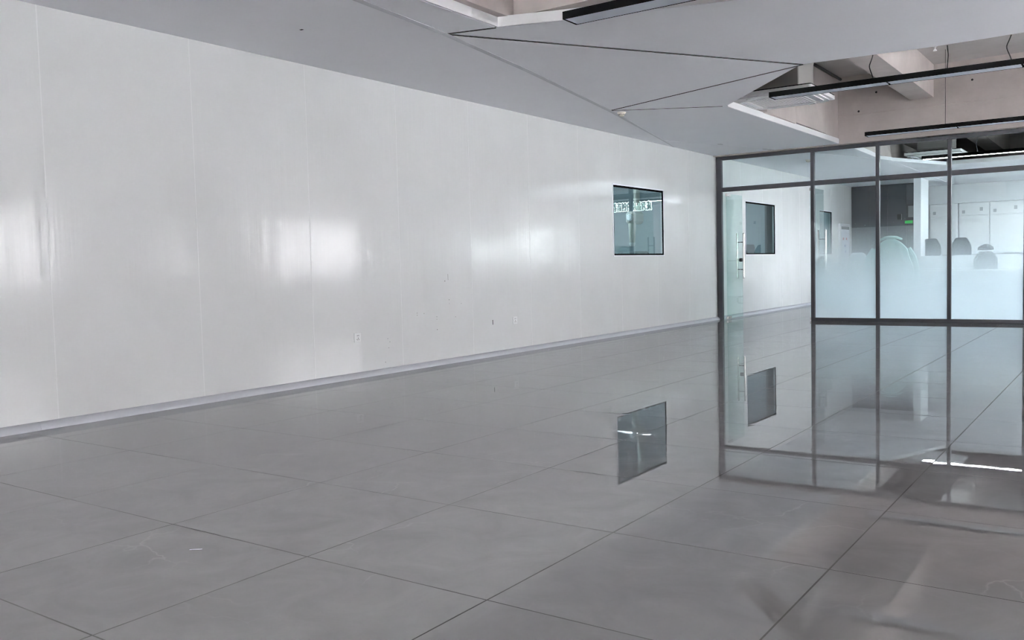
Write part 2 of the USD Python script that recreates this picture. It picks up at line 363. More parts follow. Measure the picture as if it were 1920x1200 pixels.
obj('secondary_beam', MB().box(1.4, 1.75, 6.1, 14.75, 3.397, SZ), 'concrete', ceiling, smooth=False)
obj('long_beam', MB().box(-4.3, -3.94, 15.12, 22.5, 2.92, 3.3), 'concrete', ceiling, smooth=False)
obj('column_head', MB().box(-4.85, -3.93, 22.5, 24.0, 2.92, SZ), 'concrete', ceiling, smooth=False)
obj('secondary_beam', MB().box(-2.9, -2.55, 15.12, 24.4, 3.40, SZ), 'concrete', ceiling, smooth=False)
obj('conduit', MB().tube([(-3.905, 12.9, 3.845), (-3.905, 13.8, 3.845), (-3.905, 14.74, 3.845)], 0.022), 'cable', ceiling)
# small drilled holes in the beams
for x, z in ((-3.371, 3.579), (-2.036, 3.584), (-3.633, 3.316)):
    obj('drill_hole', MB().tube([(x, 14.749, z), (x, 14.7485, z), (x, 14.747, z)], 0.016, 10), 'hole', ceiling, smooth=False)

def slabpoly(pts, zf, thick=0.065):
    """A suspended panel: plan polygon, underside height zf(x,y), given thickness."""
    p = Polygon(pts); p = p if p.exterior.is_ccw else Polygon(list(p.exterior.coords)[::-1])
    t = trimesh.creation.extrude_polygon(p, 1.0, engine='earcut'); v = np.array(t.vertices)
    base = np.array([zf(x, y) for x, y in v[:, :2]]); v[:, 2] = base + np.where(v[:, 2] > 0.5, thick, 0.0)
    return trimesh.Trimesh(v, t.faces, process=False)
def inset(pts, d):
    g = Polygon(pts).buffer(-d, join_style=2); return list(g.exterior.coords)[:-1]
V_, T_, S2 = (-4.495, 5.524), (-2.627, 8.573), (-5.217, 9.509)
F1, G1, S3 = (-4.041, 5.646), (-4.019, 10.223), (-5.847, 12.284)
GE, SB_ = (-3.945, 14.76), (-4.985, 14.76)
stepline = [(-3.72, Y0 + 0.05), (-4.10, 1.8), (-4.382, 4.439), V_, (-4.741, 7.053), S2, (-5.50, 10.75), S3, (-6.057, 13.18)]
# strip along the wall, a finger's breadth lower than the folded panels
strip = [(WX + 0.001, Y0 + 0.05)] + stepline
obj('wall_strip', slabpoly(strip, lambda x, y: CZ, 0.10), 'ceil', ceiling, smooth=False)
up = lambda x, y: CZ + 0.0015
gap = 0.0125
def panel(pts, zf=up): obj('ceiling_panel', slabpoly(inset(pts, gap), zf), 'ceil', ceiling, smooth=False)
panel([(-3.72, Y0 + 0.05), (-4.10, 1.8), (-4.382, 4.439), V_, F1, (-4.025, 4.739), (-4.0, Y0 + 0.05)][::-1] if False else [stepline[0], stepline[1], stepline[2], V_, F1, (-3.98, 2.0), (-3.55, Y0 + 0.05)])
panel([V_, F1, (-3.518, 5.821), (-2.485, 6.12), (1.0, 7.05), (4.2, 6.2), (4.2, 8.2), (-0.809, 8.648), (-1.552, 8.66), T_], lambda x, y: up(x, y) + 0.002)
panel([V_, T_, S2, (-4.741, 7.053)], lambda x, y: up(x, y) - 0.001)
panel([T_, G1, S2], lambda x, y: up(x, y) + 0.001)
obj('ceiling_panel', slabpoly(inset([S2, G1, GE, SB_, S3, (-5.50, 10.75)], 0.002), lambda x, y: up(x, y) - 0.0005), 'ceil', ceiling, smooth=False)
obj('ceiling_panel', slabpoly(inset([S3, SB_, (WX + 0.002, 14.76), (WX + 0.002, 13.2)], 0.002), lambda x, y: CZ + 0.0005), 'ceil', ceiling, smooth=False)
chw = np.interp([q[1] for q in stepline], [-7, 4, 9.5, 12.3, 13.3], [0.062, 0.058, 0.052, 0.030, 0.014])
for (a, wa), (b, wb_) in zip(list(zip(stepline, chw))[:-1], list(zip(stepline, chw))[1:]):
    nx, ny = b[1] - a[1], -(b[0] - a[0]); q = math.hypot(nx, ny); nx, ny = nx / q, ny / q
    obj('channel_trim', slabpoly([(a[0], a[1]), (b[0], b[1]), (b[0] + nx * wb_, b[1] + ny * wb_), (a[0] + nx * wa, a[1] + ny * wa)], lambda x, y: CZ - 0.0012, 0.002), 'bandgrey', ceiling, smooth=False)  # flat grey band laid along the step line, almost flush
# black channels above the open gaps
def channel(a, b, w=0.05, z=0.0004):
    g = LineString([a, b]).buffer(w / 2, cap_style=2); t = MB()
    for q in g.exterior.coords: pass
    zf = lambda x, y: up(x, y) + z
    return slabpoly(list(g.exterior.coords)[:-1], zf, 0.006)
for a, b in ((V_, (-4.06, 5.641)), (V_, T_), (T_, S2), (S2, (-4.06, 10.20))):
    obj('black_gap', channel(a, b), 'void', ceiling, smooth=False)
for a, b in (((-5.39, 13.33), (-5.355, 13.45)), ((-5.07, 14.46), (-4.99, 14.74))):
    obj('black_gap', slabpoly(list(LineString([a, b]).buffer(0.007, cap_style=2).exterior.coords)[:-1], lambda x, y: CZ - 0.0007, 0.0006), 'void', ceiling, smooth=False)
# white edge boards on the sides of the openings
def edge_board(a, b, zf, t=0.008, h=0.078):
    g = LineString([a, b]).buffer(t / 2, cap_style=2)
    return slabpoly(list(g.exterior.coords)[:-1], zf, h)
obj('edge_board', edge_board((F1[0] + 0.006, F1[1] - 0.006), (-3.556, Y0 + 0.1), up) if False else edge_board((-4.032, 5.632), (-3.974, 2.0), up), 'fascia', ceiling, smooth=False)
obj('edge_board', edge_board((-4.032, 5.634), (-3.516, 5.812), up), 'fascia', ceiling, smooth=False)
obj('edge_board', edge_board((-3.516, 5.812), (-2.485, 6.110), up), 'fascia', ceiling, smooth=False)
obj('edge_board', edge_board((-2.485, 6.110), (1.0, 7.04), up), 'fascia', ceiling, smooth=False)
obj('edge_board', edge_board((-4.010, 10.235), (-3.937, 14.745), lambda x, y: up(x, y) - 0.001), 'fascia', ceiling, smooth=False)
obj('edge_board', edge_board((-1.4, 8.668), (4.2, 8.215), lambda x, y: up(x, y) + 0.001, h=0.12), 'concrete', ceiling, smooth=False)
obj('vent_hole', slabpoly([(-5.22, 4.715), (-5.19, 4.715), (-5.19, 4.735), (-5.22, 4.735)], lambda x, y: CZ - 0.0007, 0.0006), 'void', ceiling, smooth=False)
# office ceiling beyond the partition
obj('ceiling_panel', slabpoly([(WX + 0.002, 15.0), (-4.62, 15.0), (-4.61, 15.746), (-4.025, 17.458), (-3.86, 18.0), (-3.93, BY), (WX + 0.002, BY)], lambda x, y: CZ), 'ceil', ceiling, smooth=False)
obj('ceiling_panel', slabpoly([(-4.605, 15.0), (-3.905, 15.0), (-3.96, 17.37), (-4.005, 17.44), (-4.595, 15.746)], lambda x, y: CZ + 0.002), 'ceil', ceiling, smooth=False)
obj('ceiling_panel', slabpoly([(-3.90, 18.1), (-3.20, 19.86), (OX, 19.9), (OX, BY), (-3.915, BY)], lambda x, y: CZ + 0.004), 'ceil', ceiling, smooth=False)
obj('edge_board', edge_board((-3.898, 15.02), (-3.955, 17.4), lambda x, y: CZ), 'fascia', ceiling, smooth=False)
obj('edge_board', edge_board((-3.20, 19.85), (OX, 19.89), lambda x, y: CZ + 0.002), 'fascia', ceiling, smooth=False)

# ================================================================== OUTER WALLS (out of the picture) with the daylight windows
wall_right = struct('wall_right', 'white window wall on the right')
openings = [(7.7, 9.55, 0.95, 2.45), (12.0, 12.6, 1.1, 2.10), (15.2, 16.5, 0.95, 2.40), (16.75, 18.3, 0.95, 2.40), (22.0, 23.5, 0.95, 2.05), (23.9, 25.2, 0.95, 2.05), (26.4, 29.4, 0.95, 2.45)]
poly = sbox(Y0, 0, Y1, SZ)
for a, b, WZ0, WZ1 in openings: poly = poly.difference(sbox(a, WZ0, b, WZ1))
obj('masonry', MB().prism(poly, RX, RX + 0.25, 'x'), 'wallpaint', wall_right, smooth=False)
for n, (a, b, WZ0, WZ1) in enumerate(openings):
    s = struct('window_%d' % (4 + n), 'aluminium daylight window in the right wall')
    fr = sbox(a, WZ0, b, WZ1).difference(sbox(a + 0.05, WZ0 + 0.05, (a + b) / 2 - 0.025, WZ1 - 0.05)).difference(sbox((a + b) / 2 + 0.025, WZ0 + 0.05, b - 0.05, WZ1 - 0.05))
    obj('window_frame', MB().prism(fr, RX + 0.08, RX + 0.14, 'x'), 'alu', s, smooth=False)
    for c, d in ((a + 0.05, (a + b) / 2 - 0.025), ((a + b) / 2 + 0.025, b - 0.05)):
        obj('pane', MB().box(RX + 0.107, RX + 0.113, c, d, WZ0 + 0.05, WZ1 - 0.05), 'out_glass', s, smooth=False)
wb = struct('wall_back', 'white wall behind the camera')
added_bops = [(-2.4, -0.4), (1.2, 3.2)]  # unseen windows added to light the faces turned towards the camera
poly = sbox(WX - 0.05, 0, RX + 0.25, SZ)
for a, b in added_bops: poly = poly.difference(sbox(a, 0.95, b, 2.45))
obj('masonry', MB().prism(poly, Y0 - 0.2, Y0, 'y'), 'wallpaint', wb, smooth=False)
for n, (a, b) in enumerate(added_bops):
    s = struct('window_%d' % (14 + n), 'added aluminium daylight window in the wall behind the camera')
    fr = sbox(a, 0.95, b, 2.45).difference(sbox(a + 0.05, 1.0, (a + b) / 2 - 0.025, 2.4)).difference(sbox((a + b) / 2 + 0.025, 1.0, b - 0.05, 2.4))
    obj('window_frame', MB().prism(fr, Y0 - 0.14, Y0 - 0.08, 'y'), 'alu', s, smooth=False)
    for c, d in ((a + 0.05, (a + b) / 2 - 0.025), ((a + b) / 2 + 0.025, b - 0.05)):
        obj('pane', MB().box(c, d, Y0 - 0.113, Y0 - 0.107, 1.0, 2.4), 'out_glass', s, smooth=False)
wf = struct('wall_end', 'white wall at the far end of the hall')
obj('masonry', MB().box(OX, RX + 0.25, Y1, Y1 + 0.2, 0, SZ), 'wallpaint', wf, smooth=False)
wo = struct('wall_side', 'white side wall of the glazed office')
poly = sbox(15.12, 0, Y1, SZ)
for a in (15.6, 18.2, 20.8, 23.4): poly = poly.difference(sbox(a, 0.9, a + 2.3, 2.7))  # unseen glazed openings added to let daylight into the office
obj('masonry', MB().prism(poly, OX, OX + 0.12, 'x'), 'wallpaint', wo, smooth=False)
for a in (15.6, 18.2, 20.8, 23.4): obj('pane', MB().box(OX + 0.05, OX + 0.058, a, a + 2.3, 0.9, 2.7), 'glass', wo, smooth=False)
gr = struct('ground'); obj('pavement', MB().box(-60, 90, -80, 90, -0.6, -0.3), 'ground', gr, smooth=False)

# back wall of the office: left boards coloured with the dimness of an unlit corridor, white beyond
wk = struct('wall_far', 'far wall of the office, boards coloured as an unlit corridor beside the white column and white behind the cabinets')
obj('masonry', MB().box(WX, OX, BY, BY + 0.15, 0, SZ), 'wallpaint', wk, smooth=False)
BL = 23.87
xs = [WX + 0.002, -5.62, -5.18, -4.74, -4.325]
obj('masonry', MB().box(WX, -4.325, BL, BL + 0.1, 0, SZ), 'corridor_dim', wk, smooth=False)
for a, b in zip(xs[:-1], xs[1:]):
    obj('dark_board', MB().box(a + 0.004, b - 0.004, BL - 0.03, BL - 0.0005, 1.81, 2.84), 'corridor_dim', wk, smooth=False)  # gloom of the unlit corridor put into the board colour
    obj('grey_board', MB().box(a + 0.004, b - 0.004, BL - 0.024, BL - 0.0005, 0.0, 1.80), 'greypanel', wk, smooth=False)
obj('bulkhead', MB().box(-4.50, OX, 25.36, BY - 0.001, 2.36, 2.84), 'white2', wk, smooth=False)
tc = struct('trim_1', 'white square column inside the office')
obj('column_shaft', MB().box(-4.32, -4.16, 22.5, 23.4, 0, 2.91, 0.004), 'white2', tc, smooth=False)

# ================================================================== GLASS PARTITION
gp = thing('glass_partition', 'black metal framed glass partition with gradient frosted panes across the end of the hall', 'partition', (0, PY, 0))
posts = [(-6.045, -5.955), (-4.424, -4.367), (-3.410, -3.356), (-2.382, -2.330), (-1.375, -1.323), (-0.36, -0.308), (0.655, 0.707), (1.67, 1.722), (OX - 0.052, OX)]
D = 0.07
for i, (a, b) in enumerate(posts):
    mb = MB().box(a, b, 0, D, 0.056 if i > 1 else 0.0, 2.771, 0.003)
    obj('post', mb, 'frame', gp)
obj('top_rail', MB().box(posts[0][0], OX, 0, D, 2.7712, 2.828, 0.003), 'frame', gp)
obj('bottom_rail', MB().box(posts[1][1] - 0.057, OX, 0, D, 0.001, 0.0555, 0.003), 'frame', gp)
for i in range(len(posts) - 1):
    a, b = posts[i][1] + 0.0005, posts[i + 1][0] - 0.0005
    obj('transom', MB().box(a, b, 0, D, 2.226, 2.300, 0.003), 'frame', gp)
    obj('upper_pane', MB().box(a, b, 0.031, 0.039, 2.3005, 2.7708), 'glass', gp, smooth=False)
    if i > 0:
        obj('lower_pane', MB().box(a, b, 0.031, 0.039, 0.0562, 2.2255), 'glass', gp, smooth=False)
        obj('frosted_film', MB().prism(sbox(a + 0.002, 0.058, b - 0.002, 2.224), 0.0405, 0.0408, 'y') if False else trimesh.Trimesh([(a + .002, .0415, .058), (b - .002, .0415, .058), (b - .002, .0415, 2.224), (a + .002, .0415, 2.224)], [(0, 1, 2), (0, 2, 3)], process=False), 'film', gp, smooth=False, label='gradient frosted film, milky low down and clear at the top')

# open glass doors
def glass_door(k, hinge_x, side, label):
    """leaf swung open into the office, along +y; side = +1 handle lock faces +x."""
    s = struct('door_%d' % k, label)
    x, y0, y1 = hinge_x, 14.955, 15.70
    obj('glass_leaf', MB().box(x - 0.006, x + 0.006, y0, y1, 0.012, 2.20, 0.0015), 'door_glass', s, smooth=False)
    for z0, z1 in ((0.012, 0.055), (2.155, 2.2005)):
        obj('patch_fitting', MB().box(x - 0.016, x + 0.016, y0 - 0.006, y0 + 0.16, z0 - 0.004, z1, 0.003), 'steel', s)
    hy = y1 - 0.10
    for q in (-1, 1):
        h = obj('pull_handle', MB().tube([(x + q * 0.062, hy, z) for z in (0.705, 0.72, 1.0, 1.3, 1.51, 1.525)], [0.012, 0.0155, 0.0155, 0.0155, 0.0155, 0.012], 14), 'steel', s, label='brushed steel pull bar')
        for z in (0.87, 1.36):
            obj('standoff', MB().tube([(x + q * 0.0065, hy, z), (x + q * 0.03, hy, z), (x + q * 0.052, hy, z)], 0.009, 10), 'plastic', h)
    obj('lock_body', MB().lathe([(0, -0.03), (0.026, -0.03), (0.032, -0.022), (0.032, 0.022), (0.026, 0.03), (0, 0.03)], n=20).m[0].apply_transform(trimesh.transformations.rotation_matrix(math.pi / 2, (0, 1, 0))).apply_translation((x, hy + 0.02, 1.04)), 'plastic', s)
glass_door(1, -5.90, 1, 'left glass door leaf standing open against the white wall, steel pull bars')
glass_door(2, -4.452, -1, 'right glass door leaf standing open edge-on beside the black post')

# ================================================================== PENDANT LAMPS
def pendant(label, x0, y, n, lit, wires, group=None):
    t = thing('linear_pendant_lamp', label, 'lamp', (x0, y, 2.79), 0, group)
    W, H, S = 0.19, 0.055, 1.2
    sec = sbox(-W / 2, 0, W / 2, H).difference(sbox(-W / 2 + 0.006, -0.01, W / 2 - 0.006, 0.012))
    obj('housing', MB().prism(sec, 0, n * S, 'x'), 'black', t, smooth=False)
    for e in (0.0, n * S - 0.004):
        obj('end_cap', MB().box(e - 0.003, e + 0.006, -W / 2, W / 2, 0.0, H), 'black', t, smooth=False)
    for k in range(n):
        obj('diffuser', MB().box(k * S + 0.012, (k + 1) * S - 0.012, -W / 2 + 0.0065, W / 2 - 0.0065, 0.002, 0.011), 'diff_on' if lit else 'diff_off', t, smooth=False, label='glowing diffuser' if lit else None)
    if lit:
        obj('uplight', MB().box(0.10, n * S - 0.10, -0.03, 0.03, H + 0.0003, H + 0.0015), 'up_fill', t, smooth=False)  # added glowing strip, lightens the space above the office ceiling
    for wx, bend in wires:
        dz = SZ - 2.79
        pts = [(wx, 0, H - 0.002), (wx + bend * 0.2, 0, H + 0.04), (wx + bend, 0, H + 0.14), (wx + 0.45 * bend, 0, H + 0.20), (wx, 0, H + 0.26), (wx, 0, H + 0.5), (wx, 0, dz - 0.001)]
        if bend:
            P = np.array(pts); tt = np.linspace(0, 1, 30); k = np.linspace(0, 1, len(P)); from_ = np.array([np.interp(tt, k, P[:, q]) for q in range(3)]).T
            for _ in range(3): from_[1:-1] = (from_[:-2] + 2 * from_[1:-1] + from_[2:]) / 4
            pts = from_
        obj('power_cable' if bend else 'suspension_wire', MB().tube(pts, 0.0055 if bend else 0.0035, 6), 'cable', t)
    return t
pendant('unlit black linear pendant lamp crossing the top edge of the photo, nearest of all', -3.43, 5.70, 6, False, [(1.35, 0), (1.0, 0.0)])
pendant('unlit black linear pendant lamp in front of the white air conditioner grille', -3.325, 9.79, 6, False, [(1.06, -0.045), (1.75, 0.012), (2.31, -0.05)])
pendant('unlit black linear pendant lamp close above the glass partition frame', -3.29, 13.80, 6, False, [(1.05, 0), (2.35, 0)])
pendant('lit linear pendant lamp glowing inside the glazed office', -3.27, 17.85, 3, True, [(0.9, -0.03), (2.9, 0)])
pendant('added lit linear pendant lamp brightening the right part of the office, just outside the picture', -1.62, 20.9, 3, True, [(0.6, 0), (1.8, 0)])  # unseen lamp added to brighten the office
pendant('added lit linear pendant lamp brightening the cabinets, just outside the picture', -1.85, 23.2, 3, True, [(0.6, 0), (1.8, 0)])  # unseen lamp added to lift the light on the cabinets

# ================================================================== AIR CONDITIONERS
def cassette(label, x, y, z):
    t = thing('ceiling_air_conditioner', label, 'air conditioner', (x, y, z))
    obj('casing', MB().box(-0.30, 0.30, -0.30, 0.30, 0.075, SZ - z - 0.35, 0.01), 'duct', t)
    rim = rrect(-0.5, 0.5, -0.5, 0.5, 0.03).difference(rrect(-0.44, 0.44, -0.44, 0.44, 0.10))
    obj('rim', MB().prism(rim, 0.018, 0.062), 'white', t)
    obj('back_plate', MB().prism(rrect(-0.495, 0.495, -0.495, 0.495, 0.03), 0.0622, 0.0745), 'black', t)
    obj('shadow_gap', MB().prism(rrect(-0.437, 0.437, -0.437, 0.437, 0.10), 0.012, 0.055), 'black', t)
    obj('grille_plate', MB().prism(rrect(-0.475, 0.475, -0.475, 0.475, 0.16), -0.004, 0.0115), 'white', t)
    for k in range(17):
        u = -0.27 + k * 0.54 / 16
        obj('grille_slat', MB().box(u - 0.008, u + 0.008, -0.27, 0.27, -0.012, -0.0042, 0.003), 'white', t)
    for q in range(4):
        a = q * math.pi / 2
        ring = rrect(-0.055, 0.055, -0.30, 0.30, 0.045)
        ring = affinity.rotate(affinity.translate(ring.difference(rrect(-0.043, 0.043, -0.288, 0.288, 0.036)), 0.375, 0), a, origin=(0, 0), use_radians=True)
        obj('louver_frame', MB().prism(ring, -0.016, -0.0042), 'white', t)
        fl = affinity.rotate(affinity.translate(rrect(-0.041, 0.028, -0.285, 0.285, 0.03), 0.375, 0), a, origin=(0, 0), use_radians=True)
        obj('louver', MB().prism(fl, -0.010, -0.0042), 'white2', t)
        sl = affinity.rotate(affinity.translate(rrect(0.030, 0.042, -0.27, 0.27, 0.005), 0.375, 0), a, origin=(0, 0), use_radians=True)
        obj('air_slot', MB().prism(sl, -0.0052, -0.0042), 'black', t)
    return t
cassette('white ceiling air conditioner grille in the opening above the hall ceiling', -3.575, 10.87, 2.945)
cassette('white ceiling air conditioner grille in the office, behind the lit lamp', -3.25, 19.1, 2.955)

# ================================================================== SMALL CEILING AND WALL FIXTURES
def smoke(label, x, y, z):
    t = thing('smoke_detector', label, 'smoke detector', (x, y, z))
    obj('base', MB().lathe([(0, -0.012), (0.052, -0.012), (0.054, -0.0005), (0, -0.0005)]), 'cream', t)
    obj('sensor_dome', MB().lathe([(0, -0.052), (0.018, -0.050), (0.030, -0.042), (0.040, -0.024), (0.047, -0.0125), (0, -0.0125)]), 'cream', t)
    for k in range(10):
        a = k * 2 * math.pi / 10
        s_ = trimesh.creation.box(extents=(0.004, 0.008, 0.010)); s_.apply_translation((0.038, 0, -0.030)); s_.apply_transform(trimesh.transformations.rotation_matrix(a, (0, 0, 1)))
        obj('vent_slot', s_, 'hole', t, smooth=False)
smoke('small cream smoke detector under the tip of the black ceiling gap', -5.135, 9.70, CZ + 0.0012)
smoke('small white smoke detector on the office ceiling, seen through the pane above the doors', -4.99, 16.65, CZ)
t = thing('sprinkler_head', 'tiny white sprinkler head at the far edge of the large ceiling panel', 'sprinkler', (-1.50, 8.72, CZ + 0.03))
obj('pipe_stub', MB().tube([(0, 0, 0.12), (0, 0, 0.05), (0, 0, -0.02)], 0.010), 'white', t)
obj('escutcheon', MB().lathe([(0, 0.0), (0.03, 0.0), (0.026, -0.010), (0, -0.012)]), 'white', t)
obj('deflector', MB().lathe([(0, -0.052), (0.016, -0.052), (0.014, -0.046), (0.004, -0.030), (0.006, -0.0125), (0, -0.0125)]), 'white', t)
def socket(label, y, z):
    t = thing('power_socket', label, 'socket', (WX, y, z))
    obj('plate', MB().box(0.0005, 0.009, -0.045, 0.045, -0.045, 0.045, 0.003), 'white', t)
    obj('insert', MB().box(0.0092, 0.0105, -0.034, 0.034, -0.034, 0.034, 0.001), 'white', t)
    for a, b, rot in ((-0.008, 0.018, 0), (0.008, 0.018, 0), (0.0, -0.006, 0), (-0.011, -0.02, 35), (0.011, -0.02, -35)):
        s_ = trimesh.creation.box(extents=(0.0012, 0.004, 0.012)); s_.apply_transform(trimesh.transformations.rotation_matrix(math.radians(rot), (1, 0, 0))); s_.apply_translation((0.0112, a, b))
        obj('pin_hole', s_, 'hole', t, smooth=False)
socket('white wall socket low on the panel wall, the one nearer the camera', 6.047, 0.385)
socket('white wall socket low on the panel wall, beside the black scratch', 8.658, 0.385)
t = thing('paper_scrap', 'thin white paper scrap lying on the near floor tiles', 'paper', (-2.838, 1.966, 0.0006), 40)
obj('strip', MB().box(-0.024, 0.022, -0.002, 0.002, 0, 0.0012), 'paper', t, smooth=False)

# ================================================================== OFFICE FURNITURE
# wall of white cabinets, one unit per pair of door columns
cx = -4.48
units = [(-4.48, -3.85), (-3.80, -3.13), (-3.09, -2.37), (-2.33, -1.60), (-1.56, -0.84), (-0.80, -0.08)]
words = ['in the corner by the white column', 'behind the pair of black chairs', 'behind the chair with the rounded headrest', 'at the right edge of the photo', 'just outside the right edge of the photo', 'farthest right along the wall']
for i, (a, b) in enumerate(units):
    t = thing('wall_cabinet', 'tall white office cabinet ' + words[i], 'cabinet', (a, 25.36, 0))
    w = b - a + 0.036
    obj('carcass', MB().box(0, w, 0.02, 0.385, 0.0, 2.355), 'cabinet', t, smooth=False)
    obj('worktop', MB().box(-0.0005, w + 0.0005, -0.03, 0.0195, 1.0, 1.055), 'counter', t, smooth=False)
    d = obj('upper_door', MB().box(0.012, w - 0.012, 0.0, 0.0195, 2.04, 2.335, 0.003), 'cabinet', t)
    for q in range(2):
        obj('paper_note', MB().box(0.08 + q * (w - 0.30), 0.15 + q * (w - 0.30), -0.0015, -0.0002, 2.09 + 0.05 * q, 2.17 + 0.06 * q), 'print_grey', d, smooth=False)
    d = obj('middle_door', MB().box(0.012, w - 0.012, 0.0, 0.0195, 1.075, 2.01, 0.003), 'cabinet', t)
    obj('handle', MB().box(w - 0.05, w - 0.035, -0.02, -0.0002, 1.4, 1.55, 0.003), 'alu', d)
    obj('lower_door', MB().box(0.012, w - 0.012, 0.0, 0.0195, 0.08, 0.985, 0.003), 'cabinet', t)

def desk(label, x0, x1, y0, y1, screen):
    t = thing('office_desk', label, 'desk', (x0, y0, 0))
    w, d = x1 - x0, y1 - y0
    obj('desk_top', MB().box(0, w, 0, d, 0.715, 0.745, 0.004), 'desk', t)
    for a in (0.03, w - 0.08):
        for b in (0.04, d - 0.09):
            obj('leg', MB().box(a, a + 0.05, b, b + 0.05, 0, 0.7148, 0.003), 'white2', t)
    obj('modesty_panel', MB().box(0.09, w - 0.09, d - 0.02, d - 0.004, 0.3, 0.7148), 'desk', t, smooth=False)
    if screen: obj('desk_screen', MB().box(0.0, w, d - 0.035, d - 0.010, 0.7455, screen, 0.004), 'white2', t)
desk('white office desk with a low white screen in front of the two black chairs', -4.08, -2.1, 21.35, 22.1, 1.03)
desk('white office desk behind the frosted glass by the black armchair', -3.6, -1.7, 18.3, 19.0, 0)

def office_chair(name, label, x, y, rz, top, head=False, mat='mesh_black', group=None):
    """swivel chair facing +y at rz 0."""
    t = thing(name, label, 'chair', (x, y, 0), rz, group)
    for k in range(5):
        a = k * 2 * math.pi / 5 + 0.3
        obj('base_arm', MB().tube([(0.03 * math.cos(a), 0.03 * math.sin(a), 0.11), (0.15 * math.cos(a), 0.15 * math.sin(a), 0.095), (0.29 * math.cos(a), 0.29 * math.sin(a), 0.075)], [0.024, 0.02, 0.015]), 'plastic', t)
        c_ = trimesh.creation.cylinder(radius=0.029, height=0.04, sections=14); c_.apply_transform(trimesh.transformations.rotation_matrix(math.pi / 2, (math.cos(a), math.sin(a), 0))); c_.apply_translation((0.29 * math.cos(a), 0.29 * math.sin(a), 0.0295))
        obj('caster', c_, 'plastic', t)
    obj('gas_column', MB().tube([(0, 0, 0.1), (0, 0, 0.25), (0, 0, 0.41)], 0.026, 12), 'plastic', t)
    obj('seat', MB().prism(rrect(-0.25, 0.25, -0.24, 0.25, 0.09), 0.41, 0.485), mat, t)
    # curved back
    def back(w0, w1, z0, z1, bulge, th):
        n, m = 12, 14; V, F = [], []
        for s in (0, 1):
            for j in range(m + 1):
                v = j / m
                ww = (w0 + (w1 - w0) * v) * (1 - max(0, v - 0.8) ** 2 * 6.5) * (1 - max(0, 0.12 - v) ** 2 * 14)
                for i in range(n + 1):
                    u = i / n * 2 - 1
                    corner = 0.06 * max(0, v - 0.6) / 0.4 * u ** 6 * 1.4
                    V.append((u * ww / 2, -0.25 - 0.05 * math.sin(v * 2.6) - 0.03 * v + bulge * u * u + (th if s else 0), z0 + (z1 - z0) * v - corner))
        N = (n + 1) * (m + 1)
        for j in range(m):
            for i in range(n):
                a = j * (n + 1) + i
                F += [(a, a + 1, a + n + 2), (a, a + n + 2, a + n + 1), (N + a, N + a + n + 2, N + a + 1), (N + a, N + a + n + 1, N + a + n + 2)]
        rim = [i for i in range(n + 1)] + [j * (n + 1) + n for j in range(1, m + 1)] + [m * (n + 1) + i for i in range(n - 1, -1, -1)] + [j * (n + 1) for j in range(m - 1, 0, -1)]
        for k in range(len(rim)):
            a, b = rim[k], rim[(k + 1) % len(rim)]; F += [(a, N + b, b), (a, N + a, N + b)]
        q = trimesh.Trimesh(np.array(V), np.array(F), process=False); q.fix_normals(); return q
    obj('backrest', back(0.46, 0.42, 0.53, top, 0.05, 0.045), mat, t, smooth=50)
    obj('back_spine', MB().tube([(0, -0.10, 0.43), (0, -0.27, 0.42), (0, -0.315, 0.52), (0, -0.325, 0.75)], 0.02), 'plastic', t)
    for s in (-1, 1):
        arm = obj('armrest', MB().box(s * 0.28 - 0.03, s * 0.28 + 0.03, -0.12, 0.14, 0.655, 0.685, 0.01), 'plastic', t)
        obj('arm_support', MB().tube([(s * 0.20, 0, 0.42), (s * 0.285, 0, 0.45), (s * 0.285, 0, 0.55), (s * 0.28, 0, 0.654)], 0.016), 'plastic', arm)
    if head:
        hb = back(0.30, 0.24, top + 0.02, top + 0.14, 0.03, 0.05); obj('headrest', hb, mat, t, smooth=50)
    return t
c1 = office_chair('office_chair', 'black high-backed office chair behind the desk screen, left of a close pair', -4.03, 22.75, 180, 1.44)
dup(c1, 'black high-backed office chair behind the desk screen, right of a close pair', (-3.40, 22.78, 0), 178)
office_chair('office_chair', 'dark office chair with a rounded headrest, standing before the desk screen', -2.62, 20.75, 12, 1.10, True)
c4 = office_chair('office_chair', 'office chair close behind the glass, a pale green jacket over its back', -3.56, 16.72, 10, 1.05)
office_chair('office_chair', 'white framed low office chair half hidden behind the frosted pane', -4.12, 17.25, -20, 1.12, mat='white2')
# jacket hung over the chair back near the glass
def jacket():
    n, m = 28, 18; V, F = [], []
    rj = np.random.RandomState(3)
    for side in (1, -1):
        for j in range(m + 1):
            v = j / m
            for i in range(n + 1):
                u = i / n * 2 - 1
                half = 0.26 + 0.16 * v ** 0.8
                z = 1.345 - 0.34 * abs(u) ** 1.7 * (0.55 + 0.25 * v) - 0.62 * v
                y = side * (0.075 + 0.09 * v ** 0.7) + 0.010 * math.sin(7 * u + 3 * v + side) * v + 0.003 * math.sin(13 * u - 5 * v)
                V.append((u * half + 0.01 * math.sin(11 * v + 3 * u), y, z))
    N = (n + 1) * (m + 1)
    for s in (0, 1):
        for j in range(m):
            for i in range(n):
                a = s * N + j * (n + 1) + i
                q = [(a, a + 1, a + n + 2), (a, a + n + 2, a + n + 1)]
                F += q if s == 0 else [t_[::-1] for t_ in q]
    for i in range(n): F += [(i, N + i, N + i + 1), (i, N + i + 1, i + 1), (m * (n + 1) + i, m * (n + 1) + i + 1, N + m * (n + 1) + i + 1), (m * (n + 1) + i, N + m * (n + 1) + i + 1, N + m * (n + 1) + i)]
    for j in range(m):
        for i in (0, n):
            a = j * (n + 1) + i; F += [(a, a + n + 1, N + a + n + 1), (a, N + a + n + 1, N + a)]
    q = trimesh.Trimesh(np.array(V), np.array(F), process=False); q.fix_normals(); return q
